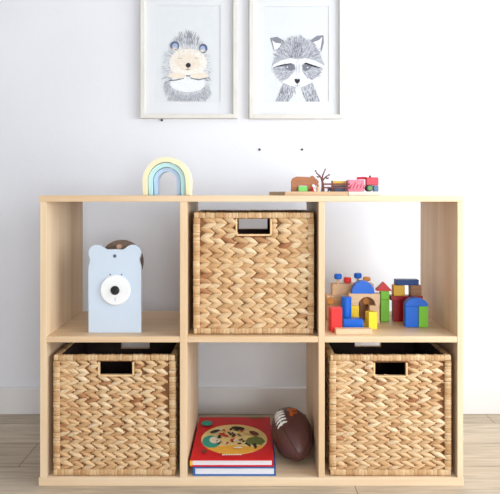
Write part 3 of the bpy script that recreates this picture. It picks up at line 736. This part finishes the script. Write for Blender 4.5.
# ------------------------------------------------------------------ books
def book(label, x0, x1, y0, y1, z0, z1, cover, mark=None):
    t = thing('picture_book', label, 'book', ((x0 + x1) / 2, (y0 + y1) / 2, z0), 0, 'picture books in the lower middle cubby')
    w, d, h = (x1 - x0) / 2, (y1 - y0) / 2, z1 - z0
    ct = 0.003
    bm = bmesh.new(); box(bm, -w, w, -d, d, 0, ct, bev=0.0007); obj('back_cover', bm, cover, t)
    bm = bmesh.new(); box(bm, -w, w, -d, d, h - ct, h, bev=0.0007); fc = obj('front_cover', bm, cover, t)
    bm = bmesh.new(); box(bm, -w, -w + 0.006, -d, d, ct, h - ct); sp = obj('spine', bm, cover, t)
    bm = bmesh.new(); box(bm, -w + 0.006, w - 0.005, -d + 0.004, d - 0.004, ct, h - ct); obj('page_block', bm, M['pages'], t)
    return t, fc, sp
bk, _, _ = book('blue covered book lying at the bottom, under the red one', -0.1440, 0.0655, 0.010, 0.300, Z_LOW + e_, 0.0425, M['cover_blue'])
rz1 = 0.0612
rbk, fc, sp = book('red picture book with a round cream picture, lying on the blue book', -0.1510, 0.0600, 0.012, 0.312, 0.0427, rz1, M['cover_red'])
bm = bmesh.new(); box(bm, -0.1055 - 0.0006, -0.1055, -0.1505, -0.135, 0.003, 0.0155); box(bm, -0.1061, -0.0995, -0.1506, -0.15, 0.003, 0.0155); obj('spine_band', bm, M['mustard'], sp)
BI = [ink('cream', (236, 208, 138)), ink('teal', (56, 158, 140)), ink('amber', (232, 170, 60)), ink('dark', (52, 40, 36)), ink('crimson', (190, 52, 48)), ink('olive', (106, 116, 54)), ink('ivory', (238, 228, 205)), ink('moss', (110, 60, 40))]
pic = bmesh.new(); lay = [0]
def cov(u, v, d):
    px, py = 185 + u / 5, 410 + v / 5
    s = (EYE - rz1) / (py - 194); y = s * DIST / S0 - DIST
    return ((px - 250) * s - rbk.location.x, y - rbk.location.y, rz1 - rbk.location.z + d)
def cpoly(pts, mi):
    lay[0] += 1
    f = pic.faces.new([pic.verts.new(cov(u, v, 0.00006 * lay[0])) for u, v in pts]); f.material_index = mi
    bmesh.ops.triangulate(pic, faces=[f])
def cell(u, v, a, b, mi, n=26, a0=0.0, rot=0.0):
    c, s = math.cos(rot), math.sin(rot)
    cpoly([(u + a * math.cos(t) * c - b * math.sin(t) * s, v + a * math.cos(t) * s + b * math.sin(t) * c) for t in (2 * PI * i / n for i in range(n))], mi)
cell(246, 148, 165, 75, 0, 44)
cpoly([(90, 170), (150, 182), (250, 176), (340, 186), (398, 172), (370, 198), (310, 216), (240, 222), (170, 216), (115, 196)], 2)
cell(132, 158, 46, 31, 1); cell(148, 150, 26, 17, 6)
rr_ = random.Random(4)
cpoly([(290, 165), (318, 140), (352, 132), (385, 140), (402, 158), (382, 176), (340, 172), (318, 176)], 5)
cpoly([(335, 170), (352, 165), (362, 185), (352, 196)], 3); cpoly([(300, 160), (330, 178), (326, 186), (296, 166)], 3)
for _ in range(46):                        # loose red, dark and ivory dabs
    u, v = rr_.uniform(160, 300), rr_.uniform(92, 170)
    cell(u, v, rr_.uniform(5, 14), rr_.uniform(2.5, 6), rr_.choice((4, 3, 3, 4, 6, 0)), 9, rot=rr_.uniform(-.7, .7))
cell(150, 112, 26, 7, 3, 12, rot=-.25); cell(265, 96, 34, 8, 3, 12, rot=.1); cell(190, 128, 20, 6, 4, 12, rot=.3)
cell(335, 112, 40, 16, 0, 14); cell(345, 122, 26, 10, 7, 12, rot=.3)
cell(265, 194, 24, 4, 6, 14)
cell(110, 72, 28, 13, 1, 24); cell(96, 212, 14, 8, 7, 12)
for i, u in enumerate(range(186, 284, 9)): cpoly([(u, 228), (u + (8 if i == 0 else 6), 228), (u + (8 if i == 0 else 6), 234 - (i % 2)), (u, 234)], 6)
for i in range(6): cpoly([(325 + i * 11, 42 + i % 2), (333 + i * 11, 42 + i % 2), (333 + i * 11, 50), (325 + i * 11, 50)], 5)
o = obj('cover_picture', pic, BI, fc)

# ------------------------------------------------------------------ football
A_ = Vector((0.150, -0.955, -0.235)).normalized()
r0 = Vector((1, 0, 0)); cam = Vector((0, -DIST, EYE)); bc = Vector((0.1143, 0.140, 0.0805))
v0 = (cam - bc).normalized(); u0 = v0.cross(r0).normalized(); r0 = u0.cross(v0)
N_ = (r0 * -0.60 + u0 * 0.66 + v0 * 0.59); N_ = (N_ - A_ * N_.dot(A_)).normalized(); B_ = N_.cross(A_)
a_l, b_l = 0.096, 0.0553
def rad_at(t): 
    q = max(0.0, 1 - (t / a_l) ** 2); return b_l * (0.86 * q ** 0.5 + 0.14 * q)
Rm = Matrix((A_, B_, N_)).transposed()
zmin = min((Rm @ Vector((t, rad_at(t) * math.cos(p), rad_at(t) * math.sin(p)))).z for t in [a_l * (i / 40 - 1) for i in range(81)] for p in [2 * PI * j / 40 for j in range(40)])
bc.z = Z_LOW + e_ - zmin
fb = thing('american_football', 'brown leather American football with white laces beside the books', 'ball', bc)
fb.rotation_euler = Rm.to_euler()
bm = bmesh.new()
ts = [-a_l * math.cos(PI * i / 36) for i in range(37)]
lathe(bm, [(rad_at(t) if 0 < i < 36 else 0.0, t) for i, t in enumerate(ts)], n=56, axis='x')
bm.faces.ensure_lookup_table()
bvh = BVHTree.FromBMesh(bm)
obj('leather_body', bm, M['leather'], fb, smooth=True)
def sp_(t, az, lift): 
    r = rad_at(t) + lift; return (t, r * math.sin(az), r * math.cos(az))
for k in range(4):
    bm = bmesh.new(); tube(bm, [sp_(-a_l * .985 * math.cos(PI * i / 30), k * PI / 2, 0.0002) for i in range(31)], [0.0009] * 31, 6); obj('seam', bm, M['seam'], fb, smooth=True)
lc = bmesh.new()
tube(lc, [sp_(-0.036 + .060 * i / 8, 0, 0.0012) for i in range(9)], [0.0024] * 9, 8)
for i in range(5):
    t = -0.033 + 0.0132 * i
    tube(lc, [sp_(t, -0.30, 0.0002), sp_(t + .0005, -0.14, 0.0030), sp_(t, 0.0, 0.0038), sp_(t - .0005, 0.14, 0.0030), sp_(t, 0.30, 0.0002)], [0.0020, .0030, .0032, .0030, .0020], 8)
obj('laces', lc, M['lace'], fb, smooth=True)
# orange print: strokes laid on the leather
Ri = Rm.transposed()
def on_ball(px, py):
    s0 = Vector((X(px, 0), 0, Z(py, 0))); d = (s0 - cam).normalized()
    h, n, _, _ = bvh.ray_cast(Ri @ (cam - bc), Ri @ d)
    return Vector((h.x, h.y * 1.03, h.z * 1.03)) if h else None
mk = bmesh.new()
def stroke(pts, w):
    prev = None
    for (x0, y0), (x1, y1) in zip(pts, pts[1:]):
        n = max(3, int(math.hypot(x1 - x0, y1 - y0) * 1.5)); L_ = math.hypot(x1 - x0, y1 - y0); nx, ny = -(y1 - y0) / L_ * w / 2, (x1 - x0) / L_ * w / 2
        prev = None
        for i in range(n + 1):
            cxp, cyp = x0 + (x1 - x0) * i / n, y0 + (y1 - y0) * i / n
            row = [on_ball(cxp + nx * q, cyp + ny * q) for q in (-1, 0, 1)]
            if any(p is None for p in row): prev = None; continue
            row = [mk.verts.new(p) for p in row]
            if prev:
                for j in (0, 1): mk.faces.new((prev[j], prev[j + 1], row[j + 1], row[j]))
            prev = row
stroke([(287.2, 410.2), (296.5, 409.9)], 2.6); stroke([(290.2, 409.6), (291.6, 416.6)], 3.4); stroke([(291, 413.4), (297, 413.2)], 2.2); stroke([(294.0, 409.8), (300.5, 411.4), (307.0, 416.4)], 2.2)
obj('orange_print', mk, M['orange'], fb)

# ------------------------------------------------------------------ light
w = bpy.data.worlds.new('daylight'); bpy.context.scene.world = w; w.use_nodes = True
bg = w.node_tree.nodes['Background']; bg.inputs['Color'].default_value = (0.80, 0.90, 1.0, 1); bg.inputs['Strength'].default_value = 0.35
def area(name, loc, rot, sx, sy, power, col):
    l = bpy.data.lights.new(name, 'AREA'); l.shape = 'RECTANGLE'; l.size = sx; l.size_y = sy; l.energy = power; l.color = col
    o = bpy.data.objects.new(name, l); C.objects.link(o); o.location = loc; o.rotation_euler = rot
    return o
area('window_daylight', (RX1 + 0.15, (WR['y0'] + WR['y1']) / 2, (WR['z0'] + WR['z1']) / 2), (0, PI / 2, 0), WR['z1'] - WR['z0'], WR['y1'] - WR['y0'], 33, (0.92, 0.97, 1.0))
area('added_fill_light', ((WFILL['x0'] + WFILL['x1']) / 2, RY0 - 0.15, (WFILL['z0'] + WFILL['z1']) / 2), (PI / 2, 0, 0), WFILL['x1'] - WFILL['x0'], WFILL['z1'] - WFILL['z0'], 34, (0.91, 0.965, 1.0))  # added fill lamp, brightens the shelf fronts and cubby interiors

# ------------------------------------------------------------------ camera
cd = bpy.data.cameras.new('camera'); co = bpy.data.objects.new('camera', cd); C.objects.link(co)
co.location = cam; co.rotation_euler = (PI / 2, 0, 0)
cd.sensor_fit = 'HORIZONTAL'; cd.sensor_width = 36; cd.lens = 36 * (DIST / S0) / 500; cd.shift_y = -53 / 500; cd.clip_start = 0.05
s = bpy.context.scene
s.camera = co
s.view_settings.view_transform = 'Standard'; s.view_settings.look = 'None'; s.view_settings.gamma = 1; s.view_settings.exposure = 0.73; s.view_settings.use_curve_mapping = False
s.cycles.use_denoising = True; s.cycles.max_bounces = 8; s.cycles.transparent_max_bounces = 8; s.cycles.caustics_reflective = False; s.cycles.caustics_refractive = False
